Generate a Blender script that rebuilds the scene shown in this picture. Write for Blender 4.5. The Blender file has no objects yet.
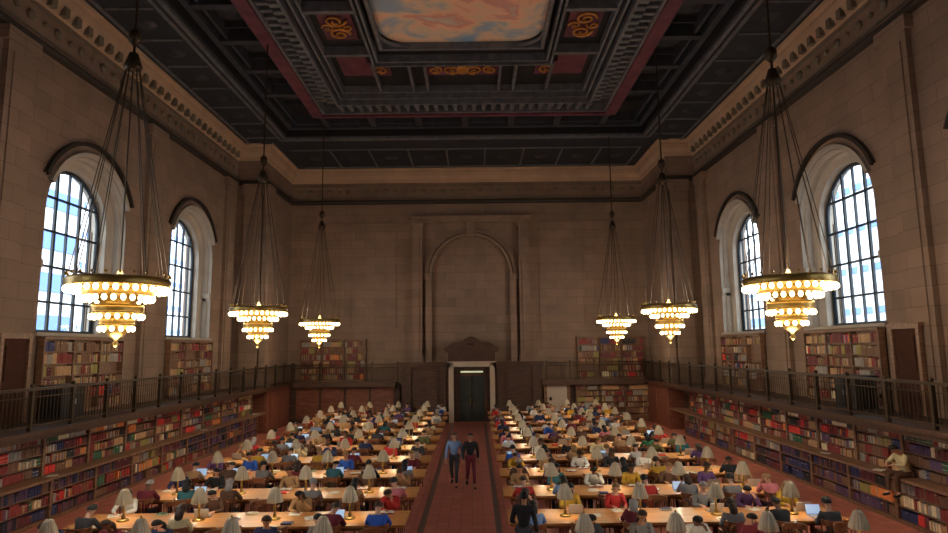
import bpy, math, random
from mathutils import Matrix, Vector
R = random.Random(7)
PI = math.pi
sc = bpy.context.scene
COL = sc.collection

# ------------------------------------------------------------------ camera
F_PX, PITCH, ROLL, YAW = 619.2, 0.1313, 0.0111, 0.0004
cam = bpy.data.objects.new('camera', bpy.data.cameras.new('camera'))
COL.objects.link(cam)
cam.data.sensor_width = 36.0
cam.data.lens = F_PX / 948 * 36.0
cam.data.clip_end = 500
fw = Vector((-math.sin(YAW)*math.cos(PITCH), math.cos(YAW)*math.cos(PITCH), math.sin(PITCH)))
ri0 = Vector((math.cos(YAW), math.sin(YAW), 0)); up0 = ri0.cross(fw)
ri = math.cos(ROLL)*ri0 - math.sin(ROLL)*up0
up = math.sin(ROLL)*ri0 + math.cos(ROLL)*up0
m3 = Matrix((ri, up, -fw)).transposed()
cam.matrix_world = Matrix.Translation((0.43, 0, 4.48)) @ m3.to_4x4()
sc.camera = cam

# ------------------------------------------------------------------ world, exposure
w = bpy.data.worlds.new('World'); sc.world = w; w.use_nodes = True
nt = w.node_tree; bg = nt.nodes['Background']
geo = nt.nodes.new('ShaderNodeNewGeometry'); sep = nt.nodes.new('ShaderNodeSeparateXYZ')
ramp = nt.nodes.new('ShaderNodeValToRGB')
nt.links.new(geo.outputs['Incoming'], sep.inputs[0])
mr = nt.nodes.new('ShaderNodeMapRange'); mr.inputs['From Min'].default_value = 0.1; mr.inputs['From Max'].default_value = -1
nt.links.new(sep.outputs['Z'], mr.inputs['Value']); nt.links.new(mr.outputs[0], ramp.inputs[0])
ramp.color_ramp.elements[0].color = (0.97, 0.98, 1, 1); ramp.color_ramp.elements[1].color = (0.8, 0.9, 1, 1)
nt.links.new(ramp.outputs[0], bg.inputs['Color'])
SKY = 7.5
bg.inputs['Strength'].default_value = SKY
sc.view_settings.view_transform = 'Standard'; sc.view_settings.look = 'None'
sc.view_settings.gamma = 1; sc.view_settings.use_curve_mapping = False
sc.view_settings.exposure = -0.05
CHAND_W, LAMP_W = 325.0, 15.0

# ------------------------------------------------------------------ materials
def lin(c): return tuple((x/255/12.92 if x/255 <= .04045 else ((x/255+.055)/1.055)**2.4) for x in c)
def mat(name, rgb, rough=.6, metal=0, noise=0, scale=3.0, emit=None, strength=0, bump=0, detail=4, spec=None):
    m = bpy.data.materials.new(name); m.use_nodes = True
    n = m.node_tree; b = n.nodes['Principled BSDF']
    c = lin(rgb)
    b.inputs['Base Color'].default_value = (*c, 1); b.inputs['Roughness'].default_value = rough; b.inputs['Metallic'].default_value = metal
    if spec is not None: b.inputs['Specular IOR Level'].default_value = spec
    if noise or bump:
        tc = n.nodes.new('ShaderNodeTexCoord'); t = n.nodes.new('ShaderNodeTexNoise'); t.inputs['Scale'].default_value = scale; t.inputs['Detail'].default_value = detail
        n.links.new(tc.outputs['Object'], t.inputs['Vector'])
        if noise:
            r = n.nodes.new('ShaderNodeValToRGB')
            r.color_ramp.elements[0].position = .3; r.color_ramp.elements[1].position = .7
            r.color_ramp.elements[0].color = (*[x*(1-noise) for x in c], 1); r.color_ramp.elements[1].color = (*[min(1, x*(1+noise)) for x in c], 1)
            n.links.new(t.outputs[0], r.inputs[0]); n.links.new(r.outputs[0], b.inputs['Base Color'])
        if bump:
            bp = n.nodes.new('ShaderNodeBump'); bp.inputs['Strength'].default_value = bump; bp.inputs['Distance'].default_value = .02
            n.links.new(t.outputs[0], bp.inputs['Height']); n.links.new(bp.outputs[0], b.inputs['Normal'])
    if emit:
        b.inputs['Emission Color'].default_value = (*lin(emit), 1); b.inputs['Emission Strength'].default_value = strength
        m.cycles.emission_sampling = 'NONE'
    return m

def wall_mat():
    m = mat('caen_stone_plaster', (139, 115, 98), .85)
    n = m.node_tree; b = n.nodes['Principled BSDF']
    tc = n.nodes.new('ShaderNodeTexCoord'); sp = n.nodes.new('ShaderNodeSeparateXYZ'); n.links.new(tc.outputs['Object'], sp.inputs[0])
    ad = n.nodes.new('ShaderNodeMath'); n.links.new(sp.outputs[0], ad.inputs[0]); n.links.new(sp.outputs[1], ad.inputs[1])
    cb = n.nodes.new('ShaderNodeCombineXYZ'); n.links.new(ad.outputs[0], cb.inputs[0]); n.links.new(sp.outputs[2], cb.inputs[1])
    br = n.nodes.new('ShaderNodeTexBrick'); n.links.new(cb.outputs[0], br.inputs['Vector'])
    br.inputs['Scale'].default_value = 1; br.inputs['Brick Width'].default_value = 1.3; br.inputs['Row Height'].default_value = .55
    br.inputs['Mortar Size'].default_value = .012; br.inputs['Mortar Smooth'].default_value = .3
    br.inputs['Color1'].default_value = (*lin((145, 119, 101)), 1); br.inputs['Color2'].default_value = (*lin((132, 109, 92)), 1); br.inputs['Mortar'].default_value = (*lin((112, 92, 78)), 1)
    ns = n.nodes.new('ShaderNodeTexNoise'); ns.inputs['Scale'].default_value = .9; ns.inputs['Detail'].default_value = 6; n.links.new(tc.outputs['Object'], ns.inputs['Vector'])
    mx = n.nodes.new('ShaderNodeMix'); mx.data_type = 'RGBA'; mx.blend_type = 'OVERLAY'; mx.inputs[0].default_value = .3
    n.links.new(br.outputs['Color'], mx.inputs[6]); n.links.new(ns.outputs[0], mx.inputs[7]); n.links.new(mx.outputs[2], b.inputs['Base Color'])
    return m

def floor_mat():
    m = mat('red_quarry_tile', (120, 62, 46), .45)
    n = m.node_tree; b = n.nodes['Principled BSDF']
    tc = n.nodes.new('ShaderNodeTexCoord')
    br = n.nodes.new('ShaderNodeTexBrick'); n.links.new(tc.outputs['Object'], br.inputs['Vector']); br.offset = 0
    br.inputs['Scale'].default_value = 1; br.inputs['Brick Width'].default_value = .3; br.inputs['Row Height'].default_value = .3; br.inputs['Mortar Size'].default_value = .008
    br.inputs['Color1'].default_value = (*lin((212, 128, 112)), 1); br.inputs['Color2'].default_value = (*lin((192, 114, 99)), 1); br.inputs['Mortar'].default_value = (*lin((150, 100, 86)), 1)
    n.links.new(br.outputs['Color'], b.inputs['Base Color'])
    return m

def wood_mat(name, c1, c2, rough=.4, scale=2.2):
    m = mat(name, c1, rough); n = m.node_tree; b = n.nodes['Principled BSDF']
    tc = n.nodes.new('ShaderNodeTexCoord'); mp = n.nodes.new('ShaderNodeMapping'); mp.inputs['Scale'].default_value = (scale*.4, scale*3, scale*3)
    n.links.new(tc.outputs['Object'], mp.inputs[0])
    ns = n.nodes.new('ShaderNodeTexNoise'); ns.inputs['Scale'].default_value = 2; ns.inputs['Detail'].default_value = 6; ns.inputs['Distortion'].default_value = .6
    n.links.new(mp.outputs[0], ns.inputs['Vector'])
    r = n.nodes.new('ShaderNodeValToRGB'); r.color_ramp.elements[0].position = .35; r.color_ramp.elements[1].position = .68
    r.color_ramp.elements[0].color = (*lin(c2), 1); r.color_ramp.elements[1].color = (*lin(c1), 1)
    n.links.new(ns.outputs[0], r.inputs[0]); n.links.new(r.outputs[0], b.inputs['Base Color'])
    return m

def sky_mural_mat():
    m = mat('cloud_mural_paint', (160, 130, 110), .8); n = m.node_tree; b = n.nodes['Principled BSDF']
    tc = n.nodes.new('ShaderNodeTexCoord'); mp = n.nodes.new('ShaderNodeMapping'); mp.inputs['Scale'].default_value = (.34, .42, 1); mp.inputs['Location'].default_value = (1.3, .5, 0)
    n.links.new(tc.outputs['Object'], mp.inputs[0])
    ns = n.nodes.new('ShaderNodeTexNoise'); ns.inputs['Scale'].default_value = 1.15; ns.inputs['Detail'].default_value = 7; ns.inputs['Distortion'].default_value = 1.0
    n.links.new(mp.outputs[0], ns.inputs['Vector'])
    r = n.nodes.new('ShaderNodeValToRGB'); e = r.color_ramp.elements
    e[0].position = .34; e[0].color = (*lin((140, 178, 214)), 1); e[1].position = .75; e[1].color = (*lin((250, 232, 212)), 1)
    for p, c in ((.43, (176, 186, 196)), (.49, (228, 206, 180)), (.55, (246, 200, 168)), (.6, (224, 160, 146)), (.66, (216, 200, 186))):
        q = e.new(p); q.color = (*lin(c), 1)
    n.links.new(ns.outputs[0], r.inputs[0]); n.links.new(r.outputs[0], b.inputs['Base Color'])
    return m

def glass_mat():
    m = bpy.data.materials.new('window_glass'); m.use_nodes = True; n = m.node_tree; n.nodes.clear()
    o = n.nodes.new('ShaderNodeOutputMaterial'); mx = n.nodes.new('ShaderNodeMixShader'); t = n.nodes.new('ShaderNodeBsdfTransparent'); g = n.nodes.new('ShaderNodeBsdfGlossy')
    t.inputs[0].default_value = (.9, .94, .96, 1); g.inputs['Roughness'].default_value = .05; mx.inputs[0].default_value = .05
    n.links.new(t.outputs[0], mx.inputs[1]); n.links.new(g.outputs[0], mx.inputs[2]); n.links.new(mx.outputs[0], o.inputs[0])
    return m

M = dict(
    wall=wall_mat(), floor=floor_mat(), mural=sky_mural_mat(), glass=glass_mat(),
    stone=mat('pale_daylit_limestone', (172, 160, 146), .75, noise=.1, scale=1.5),
    tan=mat('tan_plaster_moulding', (186, 156, 130), .7, noise=.1, scale=1),
    relief=mat('grey_plaster_ornament', (120, 108, 92), .8, noise=.15, scale=2),
    dkmould=mat('dark_moulding', (46, 36, 30), .6),
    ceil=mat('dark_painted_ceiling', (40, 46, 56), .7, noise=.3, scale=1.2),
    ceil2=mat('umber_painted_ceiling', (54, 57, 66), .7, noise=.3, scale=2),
    ceilblk=mat('black_shadowed_ceiling', (28, 28, 32), .7),
    ceilgrey=mat('grey_gilt_ceiling_moulding', (102, 104, 110), .55, noise=.3, scale=3),
    ceilred=mat('crimson_painted_ceiling', (108, 58, 72), .7, noise=.3, scale=2),
    gold=mat('gilded_plaster', (200, 138, 62), .4, .4, noise=.2, scale=6),
    marble=mat('white_marble', (196, 180, 162), .4, noise=.06, scale=2),
    darkwood=wood_mat('dark_walnut', (88, 58, 40), (58, 37, 26), .5),
    doorwood=mat('matte_brown_door', (74, 46, 36), .9, noise=.15, scale=3, spec=.15),
    case=wood_mat('oak_bookcase_wood', (146, 108, 82), (112, 80, 60), .5),
    redwood=wood_mat('reddish_panel_wood', (140, 84, 60), (104, 58, 44), .5),
    table=wood_mat('golden_oak', (214, 154, 90), (190, 126, 68), .32),
    chair=wood_mat('honey_oak_chair', (150, 92, 54), (112, 64, 38), .4),
    bronze=mat('dark_bronze', (70, 56, 42), .45, .7),
    brass=mat('aged_brass', (150, 122, 66), .35, .8),
    shade=mat('satin_bronze_shade', (196, 180, 152), .42, .3),
    iron=mat('black_iron', (22, 24, 28), .5),
    bulb=mat('frosted_bulb', (255, 240, 210), .5, emit=(255, 222, 160), strength=11),
    strip=mat('door_light_strip', (230, 240, 200), .5, emit=(226, 232, 190), strength=.5),
    black=mat('matte_black', (24, 26, 30), .6),
    blackdoor=mat('blackish_green_door', (40, 46, 44), .45),
    screen=mat('lit_laptop_screen', (200, 220, 245), .3, emit=(150, 190, 240), strength=.55),
    silver=mat('silver_plastic', (160, 162, 168), .4, .4),
    paper=mat('white_paper', (225, 218, 205), .8),
    pages=mat('cream_pages', (200, 188, 160), .8),
    sill=mat('dark_window_frame', (26, 40, 52), .5),
    facade=mat('white_concrete', (240, 240, 243), .8),
    bluegl=mat('blue_office_glass', (88, 132, 205), .4),
    street=mat('grey_asphalt', (110, 112, 116), .9),
    aisleedge=mat('grey_marble_border', (118, 98, 92), .4, noise=.1),
    eye=mat('eye', (30, 22, 18), .3), lip=mat('lip', (150, 84, 74), .5),
)
CLOTH = {n: mat(n.replace(' ', '_')+'_fabric', c, .85, noise=.12, scale=9) for n, c in {
    'black': (34, 34, 38), 'charcoal': (62, 62, 68), 'navy': (38, 48, 88), 'bright blue': (44, 92, 190), 'light blue': (130, 160, 205),
    'maroon': (112, 34, 48), 'red': (190, 48, 46), 'pink': (206, 120, 130), 'white': (215, 212, 205), 'cream': (205, 190, 150),
    'grey': (128, 126, 126), 'olive': (104, 104, 62), 'green': (44, 108, 74), 'purple': (92, 62, 110), 'tan': (168, 130, 90),
    'brown': (96, 66, 48), 'mustard': (200, 158, 50), 'teal': (50, 104, 112)}.items()}
HAIR = {'black': mat('black_hair', (24, 20, 20), .6), 'brown': mat('brown_hair', (62, 42, 30), .6), 'fair': mat('fair_hair', (150, 116, 72), .6), 'grey': mat('grey_hair', (150, 146, 142), .6)}
SKIN = [mat('light_skin', (214, 166, 140), .55), mat('olive_skin', (184, 134, 104), .55), mat('brown_skin', (118, 78, 56), .55)]
BOOKC = {n: mat(n.replace(' ', '_')+'_book_cloth', tuple(min(235, x*1.18+6) for x in c), .65, noise=.12, scale=12) for n, c in {
    'brown': (104, 74, 54), 'tan': (160, 124, 88), 'dark red': (116, 42, 38), 'red': (186, 48, 42), 'maroon': (92, 40, 44), 'green': (48, 84, 58),
    'navy': (44, 48, 84), 'black': (40, 38, 40), 'cream': (196, 180, 148), 'orange': (196, 112, 56), 'grey': (130, 122, 114), 'purple': (80, 58, 84), 'olive': (132, 120, 66)}.items()}

# ------------------------------------------------------------------ mesh helpers
class MB:
    def __init__(s): s.v = []; s.f = []; s.m = []; s.sm = []
    def add(s, vs, fs, mi=0, smooth=False):
        o = len(s.v); s.v += [tuple(v) for v in vs]; s.f += [tuple(i+o for i in f) for f in fs]; s.m += [mi]*len(fs); s.sm += [smooth]*len(fs); return s
    def box(s, x0, x1, y0, y1, z0, z1, mi=0):
        x0, x1 = min(x0, x1), max(x0, x1); y0, y1 = min(y0, y1), max(y0, y1)
        return s.add([(x0,y0,z0),(x1,y0,z0),(x1,y1,z0),(x0,y1,z0),(x0,y0,z1),(x1,y0,z1),(x1,y1,z1),(x0,y1,z1)],
                     [(0,3,2,1),(4,5,6,7),(0,1,5,4),(1,2,6,5),(2,3,7,6),(3,0,4,7)], mi)
    def obox(s, c, ax, ay, az, mi=0):
        c, ax, ay, az = map(Vector, (c, ax, ay, az))
        vs = [c+a*ax+b*ay+d*az for d in (-1, 1) for a, b in ((-1,-1),(1,-1),(1,1),(-1,1))]
        return s.add(vs, [(0,3,2,1),(4,5,6,7),(0,1,5,4),(1,2,6,5),(2,3,7,6),(3,0,4,7)], mi)
    def cyl(s, a, b, r0, r1=None, n=8, mi=0, cap=True):
        r1 = r0 if r1 is None else r1; a = Vector(a); b = Vector(b); d = (b-a).normalized()
        u = d.orthogonal().normalized(); v = d.cross(u)
        vs = [a+(u*math.cos(t)+v*math.sin(t))*r0 for t in [2*PI*i/n for i in range(n)]]+[b+(u*math.cos(t)+v*math.sin(t))*r1 for t in [2*PI*i/n for i in range(n)]]
        s.add(vs, [(i, (i+1)%n, n+(i+1)%n, n+i) for i in range(n)], mi, True)
        if cap: s.add(vs, [tuple(range(n-1, -1, -1)), tuple(range(n, 2*n))], mi)
        return s
    def tube(s, pts, r, n=6, mi=0, closed=False):
        k = len(pts); P = [Vector(p) for p in pts]; vs = []; rr = r if isinstance(r, (list, tuple)) else [r]*k
        for i in range(k):
            if closed: d = P[(i+1)%k]-P[i-1]
            else: d = P[min(i+1, k-1)]-P[max(i-1, 0)]
            d.normalize(); h = Vector((0, 0, 1)) if abs(d.z) < .9 else Vector((1, 0, 0))
            u = d.cross(h).normalized(); v = d.cross(u)
            vs += [P[i]+(u*math.cos(2*PI*j/n)+v*math.sin(2*PI*j/n))*rr[i] for j in range(n)]
        fs = []
        for i in range(k if closed else k-1):
            a = i*n; b = ((i+1)%k)*n
            fs += [(a+j, a+(j+1)%n, b+(j+1)%n, b+j) for j in range(n)]
        if not closed: fs += [tuple(range(n-1, -1, -1)), tuple(range((k-1)*n, k*n))]
        return s.add(vs, fs, mi, True)
    def lathe(s, prof, c=(0,0,0), n=16, mi=0):
        c = Vector(c); vs = []
        for r, z in prof: vs += [c+Vector((r*math.cos(2*PI*j/n), r*math.sin(2*PI*j/n), z)) for j in range(n)]
        fs = [(i*n+j, i*n+(j+1)%n, (i+1)*n+(j+1)%n, (i+1)*n+j) for i in range(len(prof)-1) for j in range(n)]
        return s.add(vs, fs, mi, True)
    def ball(s, c, rx, ry=None, rz=None, n=8, mi=0):
        ry = rx if ry is None else ry; rz = rx if rz is None else rz
        vs = []; k = max(4, n//2+1)
        for i in range(k+1):
            t = PI*i/k
            vs += [(c[0]+rx*math.sin(t)*math.cos(2*PI*j/n), c[1]+ry*math.sin(t)*math.sin(2*PI*j/n), c[2]-rz*math.cos(t)) for j in range(n)]
        return s.add(vs, [(i*n+j, i*n+(j+1)%n, (i+1)*n+(j+1)%n, (i+1)*n+j) for i in range(k) for j in range(n)], mi, True)
    def mesh(s, name, mats):
        me = bpy.data.meshes.new(name); me.from_pydata(s.v, [], s.f)
        for m in (mats if isinstance(mats, (list, tuple)) else [mats]): me.materials.append(m)
        me.polygons.foreach_set('material_index', s.m); me.polygons.foreach_set('use_smooth', s.sm); me.update()
        return me
    def build(s, name, mats, parent=None, loc=None, rz=0):
        return link(name, s.mesh(name, mats), parent, loc, rz)
def link(name, me, parent=None, loc=None, rz=0):
    o = bpy.data.objects.new(name, me); COL.objects.link(o)
    if parent: o.parent = parent
    if loc: o.location = loc
    if rz: o.rotation_euler = (0, 0, rz)
    return o
def tag(o, label, cat, group=None):
    o['label'] = label; o['category'] = cat
    if group: o['group'] = group
    return o
def thing(name, label, cat, loc=(0,0,0), rz=0, group=None):
    o = bpy.data.objects.new(name, None); COL.objects.link(o); o.location = loc; o.rotation_euler = (0, 0, rz); o.empty_display_size = .1
    return tag(o, label, cat, group)
def struct(o): o['kind'] = 'structure'; return o
KIDS = {}
def copy_tree(o, parent=None):
    c = o.copy(); COL.objects.link(c); c.parent = parent
    if o.name not in KIDS: KIDS[o.name] = list(o.children)
    for ch in KIDS[o.name]: copy_tree(ch, c)
    return c
ORD = ['front', 'second', 'third', 'fourth', 'fifth', 'sixth', 'seventh', 'eighth', 'ninth', 'tenth', 'rearmost']
NTH = ['first', 'second', 'third', 'fourth', 'fifth', 'sixth', 'seventh', 'eighth', 'ninth', 'tenth', 'eleventh', 'twelfth', 'thirteenth', 'fourteenth', 'fifteenth', 'sixteenth', 'seventeenth', 'eighteenth', 'nineteenth',
       'twentieth'] + ['twenty-'+x for x in ('first', 'second', 'third', 'fourth', 'fifth', 'sixth', 'seventh', 'eighth', 'ninth')] + ['thirtieth'] + ['thirty-'+x for x in ('first', 'second', 'third', 'fourth', 'fifth', 'sixth', 'seventh', 'eighth', 'ninth')] + ['fortieth'] + ['forty-'+x for x in ('first', 'second', 'third', 'fourth', 'fifth')]
SIDE = {-1: 'left', 1: 'right'}

# ------------------------------------------------------------------ dimensions
WX, WX2, YJ, YB, YF = 13.1, 11.5, 34.6, 39.8, -6.0    # wall planes
ZC, LIP, LIP2 = 16.2, 12.74, 10.92
BF = 2.5                                              # balcony floor
WIN = [13.4, 21.4, 29.4]                              # window centres of the bays in view
WINALL = [-2.6, 5.4]+WIN
WR, WR2, ZSILL, ZSPR = 2.25, 1.82, 5.12, 9.02

# ------------------------------------------------------------------ structure: floor
b = MB().box(-14.2, 14.2, YF-.3, YB+.3, -.2, 0); struct(b.build('floor', M['floor']))
b = MB()
for s in (-1, 1): b.box(s*.9, s*1.05, YF, 38.4, .0, .012)
struct(b.build('floor_border', M['aisleedge']))

def side_wall(s, name):
    def X(x): return s*x
    b = MB(); N = 20
    def bay(cy, y0, y1):
        # face with arched opening
        arc = [(cy-WR*math.cos(PI*i/N), ZSPR+WR*math.sin(PI*i/N)) for i in range(N+1)]
        pts = [(cy-WR, ZSILL)]+arc+[(cy+WR, ZSILL)]
        b.add([(X(WX), y0, 0), (X(WX), y1, 0), (X(WX), y1, ZSILL), (X(WX), y0, ZSILL)], [(0,1,2,3)])
        b.add([(X(WX), y0, ZSILL), (X(WX), cy-WR, ZSILL), (X(WX), cy-WR, ZSPR), (X(WX), y0, ZSPR)], [(0,1,2,3)])
        b.add([(X(WX), cy+WR, ZSILL), (X(WX), y1, ZSILL), (X(WX), y1, ZSPR), (X(WX), cy+WR, ZSPR)], [(0,1,2,3)])
        ztop = 17.4
        ys = [y0]+[a[0] for a in arc]+[y1]; zs = [ZSPR]+[a[1] for a in arc]+[ZSPR]
        for i in range(len(ys)-1):
            b.add([(X(WX), ys[i], zs[i]), (X(WX), ys[i+1], zs[i+1]), (X(WX), ys[i+1], ztop), (X(WX), ys[i], ztop)], [(0,1,2,3)])
        # reveal, in two steps; daylight on the stone put into its paler colour
        def prof(r, sill): return [(cy-r, sill)]+[(cy-r*math.cos(PI*i/N), ZSPR+r*math.sin(PI*i/N)) for i in range(N+1)]+[(cy+r, sill)]
        seq = [(WR, WX), (WR, WX+.16), (WR-.08, WX+.2), (WR-.08, WX+.4), (WR-.2, WX+.46), (WR2, WX+.5), (WR2, 14.15)]
        for (r0, x0), (r1, x1) in zip(seq, seq[1:]):
            p, q = prof(r0, ZSILL), prof(r1, ZSILL); k = len(p)
            vs = [(X(x0), y, z) for y, z in p]+[(X(x1), y, z) for y, z in q]
            b.add(vs, [(i, i+1, k+i+1, k+i) for i in range(k-1)]+[(k-1, 0, k, 2*k-1)], 1, False)
    bounds = [YF, 1.4, 9.4, 17.4, 25.4, YJ]
    for i, cy in enumerate(WINALL): bay(cy, bounds[i], bounds[i+1])
    # outer shell between the openings
    e = [YF]+sum([[c-WR2, c+WR2] for c in WINALL], [])+[YB+.3]
    for i in range(0, len(e), 2): b.box(X(14.1), X(14.3), e[i], e[i+1], 0, 17.4)
    for c in WINALL:
        b.box(X(14.1), X(14.3), c-WR2, c+WR2, 0, ZSILL)
        for i in range(N):
            t0, t1 = PI*i/N, PI*(i+1)/N
            y0, y1 = c-WR2*math.cos(t0), c-WR2*math.cos(t1); z0, z1 = ZSPR+WR2*math.sin(t0), ZSPR+WR2*math.sin(t1)
            b.add([(X(14.15), y0, z0), (X(14.15), y1, z1), (X(14.15), y1, 17.4), (X(14.15), y0, 17.4)], [(0,1,2,3)])
    # the far bay stands further in
    b.box(X(WX2), X(14.2), YJ, YB+.3, 0, 17.4)
    return struct(b.build(name, [M['wall'], M['stone']]))
side_wall(-1, 'wall_left'); side_wall(1, 'wall_right')
struct(MB().box(-14.3, 14.3, YB, YB+.4, 0, 17.4).build('wall_back', M['wall']))
struct(MB().box(-14.3, 14.3, YF-.3, YF, 0, 17.4).build('wall_front', M['wall']))

# pilaster strips, arch hoods, string course, frieze, cornice
def hood(mb, c, r, z, w, s):
    N = 24
    for i in range(3, N-3):
        t0, t1 = PI*i/N, PI*(i+1)/N
        vs = []
        for x in (WX+.02, WX-.14):
            for t in (t0, t1):
                for rr in (r, r+w): vs.append((s*x, c-rr*math.cos(t), z+rr*math.sin(t)))
        mb.add(vs, [(0,1,3,2),(4,6,7,5),(1,5,7,3),(0,2,6,4)])
for s in (-1, 1):
    mb = MB()
    for c in WIN: hood(mb, c, 2.58, 9.1, .13, s)
    struct(mb.build('trim_%d' % (2+s), M['dkmould']))  # outer hoods: shadow on the arch moulding put into the dark colour
    mb = MB()
    for c in WIN: hood(mb, c, 2.28, ZSPR, .14, s)
    for c in WIN:   # imposts of the arches
        for q in (-1, 1): mb.box(s*(WX+.02), s*(WX+.45), c+q*WR, c+q*(WR-.12), 7.15, 7.4); mb.box(s*(WX+.04), s*(WX+.45), c+q*WR, c+q*(WR-.08), 7.0, 7.15)
        mb.box(s*(WX-.12), s*(WX+.2), c-WR-.1, c+WR+.1, ZSILL-.1, ZSILL)
    struct(mb.build('trim_%d' % (12+s), M['stone']))
    mb = MB()
    for y in (9.4, 17.4, 25.4, 33.4):
        mb.box(s*(WX-.18), s*WX, y-.55, y+.55, BF, 13.9)
        mb.box(s*(WX-.26), s*WX, y-.68, y+.68, 13.5, 13.9); mb.box(s*(WX-.26), s*WX, y-.68, y+.68, BF, BF+.35)
        mb.box(s*(WX-.22), s*WX, y-.35, y+.35, BF+1, 13.2)
    struct(mb.build('trim_%d' % (22+s), M['wall']))

def run(prof, path, closed=False):
    """extrude a (offset, z) profile along a plan path; offset is measured towards the room"""
    mb = MB(); k = len(prof); n = len(path)
    for i, (p, nrm) in enumerate(path):
        mb.v += [(p[0]+nrm[0]*o, p[1]+nrm[1]*o, z) for o, z in prof]
    for i in range(n-1):
        for j in range(k-1):
            mb.f.append((i*k+j, i*k+j+1, (i+1)*k+j+1, (i+1)*k+j)); mb.m.append(0); mb.sm.append(False)
    return mb
def room_path():
    return [((-WX, YF), (1, 0)), ((-WX, YJ), (1, -1)), ((-WX2, YJ), (1, -1)), ((-WX2, YB), (1, -1)), ((WX2, YB), (-1, -1)), ((WX2, YJ), (-1, -1)), ((WX, YJ), (-1, -1)), ((WX, YF), (-1, 0))]
P_ = room_path()
string = [(0, 13.9), (.14, 13.95), (.2, 14.05), (.2, 14.12), (.05, 14.18), (0, 14.2)]
struct(run(string, P_).build('trim_30', M['dkmould']))
corn = [(0, 15.35), (.1, 15.38), (.14, 15.55), (.3, 15.75), (.36, 15.95), (.36, 16.05), (.52, 16.1), (.55, 16.22)]
struct(run(corn, P_).build('trim_31', M['tan']))
# frieze relief: swags and bosses along the walls
mb = MB()
def boss(x, y, nx, ny, z, r):
    mb.ball((x+nx*.05, y+ny*.05, z), r if abs(nx) < .5 else .08, r if abs(ny) < .5 else .08, r, n=8)
for s in (-1, 1):
    y = 6.0; k = 0
    while y < YJ-.3:
        boss(s*WX, y, -s, 0, 14.78, .17 if k % 2 else .1)
        mb.box(s*(WX-.3), s*WX, y-.12, y+.12, 15.38, 15.7)
        y += .62; k += 1
    mb.box(s*(WX-.05), s*WX, YF, YJ, 14.35, 14.42); mb.box(s*(WX-.05), s*WX, YF, YJ, 15.15, 15.22)
x = -10.9; k = 0
while x < 11.0:
    boss(x, YB, 0, -1, 14.78, .15 if k % 2 else .08); x += .62; k += 1
mb.box(-WX2, WX2, YB-.05, YB, 14.35, 14.42); mb.box(-WX2, WX2, YB-.05, YB, 15.1, 15.18)
struct(mb.build('trim_32', M['relief']))

# ------------------------------------------------------------------ ceiling
def ring(mb, xo, yo0, yo1, wd, z0, z1, mi=0):
    """rectangular frame, outer half width xo, from yo0 to yo1, bar width wd"""
    mb.box(-xo, -xo+wd, yo0, yo1, z0, z1, mi); mb.box(xo-wd, xo, yo0, yo1, z0, z1, mi)
    mb.box(-xo+wd, xo-wd, yo1-wd, yo1, z0, z1, mi)
mb = MB()
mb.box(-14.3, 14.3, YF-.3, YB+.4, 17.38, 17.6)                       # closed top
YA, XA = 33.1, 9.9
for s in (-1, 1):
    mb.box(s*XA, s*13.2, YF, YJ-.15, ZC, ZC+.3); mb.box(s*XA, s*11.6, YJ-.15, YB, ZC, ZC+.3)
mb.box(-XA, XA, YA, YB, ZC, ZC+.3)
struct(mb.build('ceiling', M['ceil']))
mb = MB()   # deep gap, its shadow put into the black colour
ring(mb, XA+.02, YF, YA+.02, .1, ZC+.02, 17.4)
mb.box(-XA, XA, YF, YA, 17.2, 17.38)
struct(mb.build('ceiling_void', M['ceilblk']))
mbr = MB(); mb = MB()   # soffit mouldings and ribs (umber)
for s in (-1, 1):
    mb.box(s*(LIP-.5), s*(LIP-.38), YF, YJ-.5, ZC-.06, ZC); mb.box(s*(XA+.35), s*(XA+.5), YF, YA+.4, ZC-.08, ZC)
    mb.box(s*(XA+.02), s*(XA+.16), YF, YA, ZC-.12, ZC)
    y = 4.5
    while y < YJ-1.5:
        mb.box(s*(XA+.6), s*(LIP-.6), y-.05, y+.05, ZC-.05, ZC)
        mbr.lathe([(.0, -.1), (.1, -.09), (.16, -.05), (.3, -.05), (.36, 0)], (s*11.3, y+1.1, ZC), 12)
        y += 2.2
mb.box(-10.3, 10.3, YA+.35, YA+.5, ZC-.08, ZC); mb.box(-XA, XA, YA+.02, YA+.16, ZC-.12, ZC)
mb.box(-10.4, 10.4, YB-1.0, YB-.9, ZC-.06, ZC); mb.box(-10.4, 10.4, YA+2.2, YA+2.32, ZC-.05, ZC)
for i in range(-4, 5): mbr.lathe([(.0, -.1), (.1, -.09), (.16, -.05), (.34, -.05), (.4, 0)], (i*2.3, YA+3.9, ZC), 12); mb.box(i*2.3+1.1, i*2.3+1.2, YA+2.3, YB-1, ZC-.05, ZC)
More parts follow.
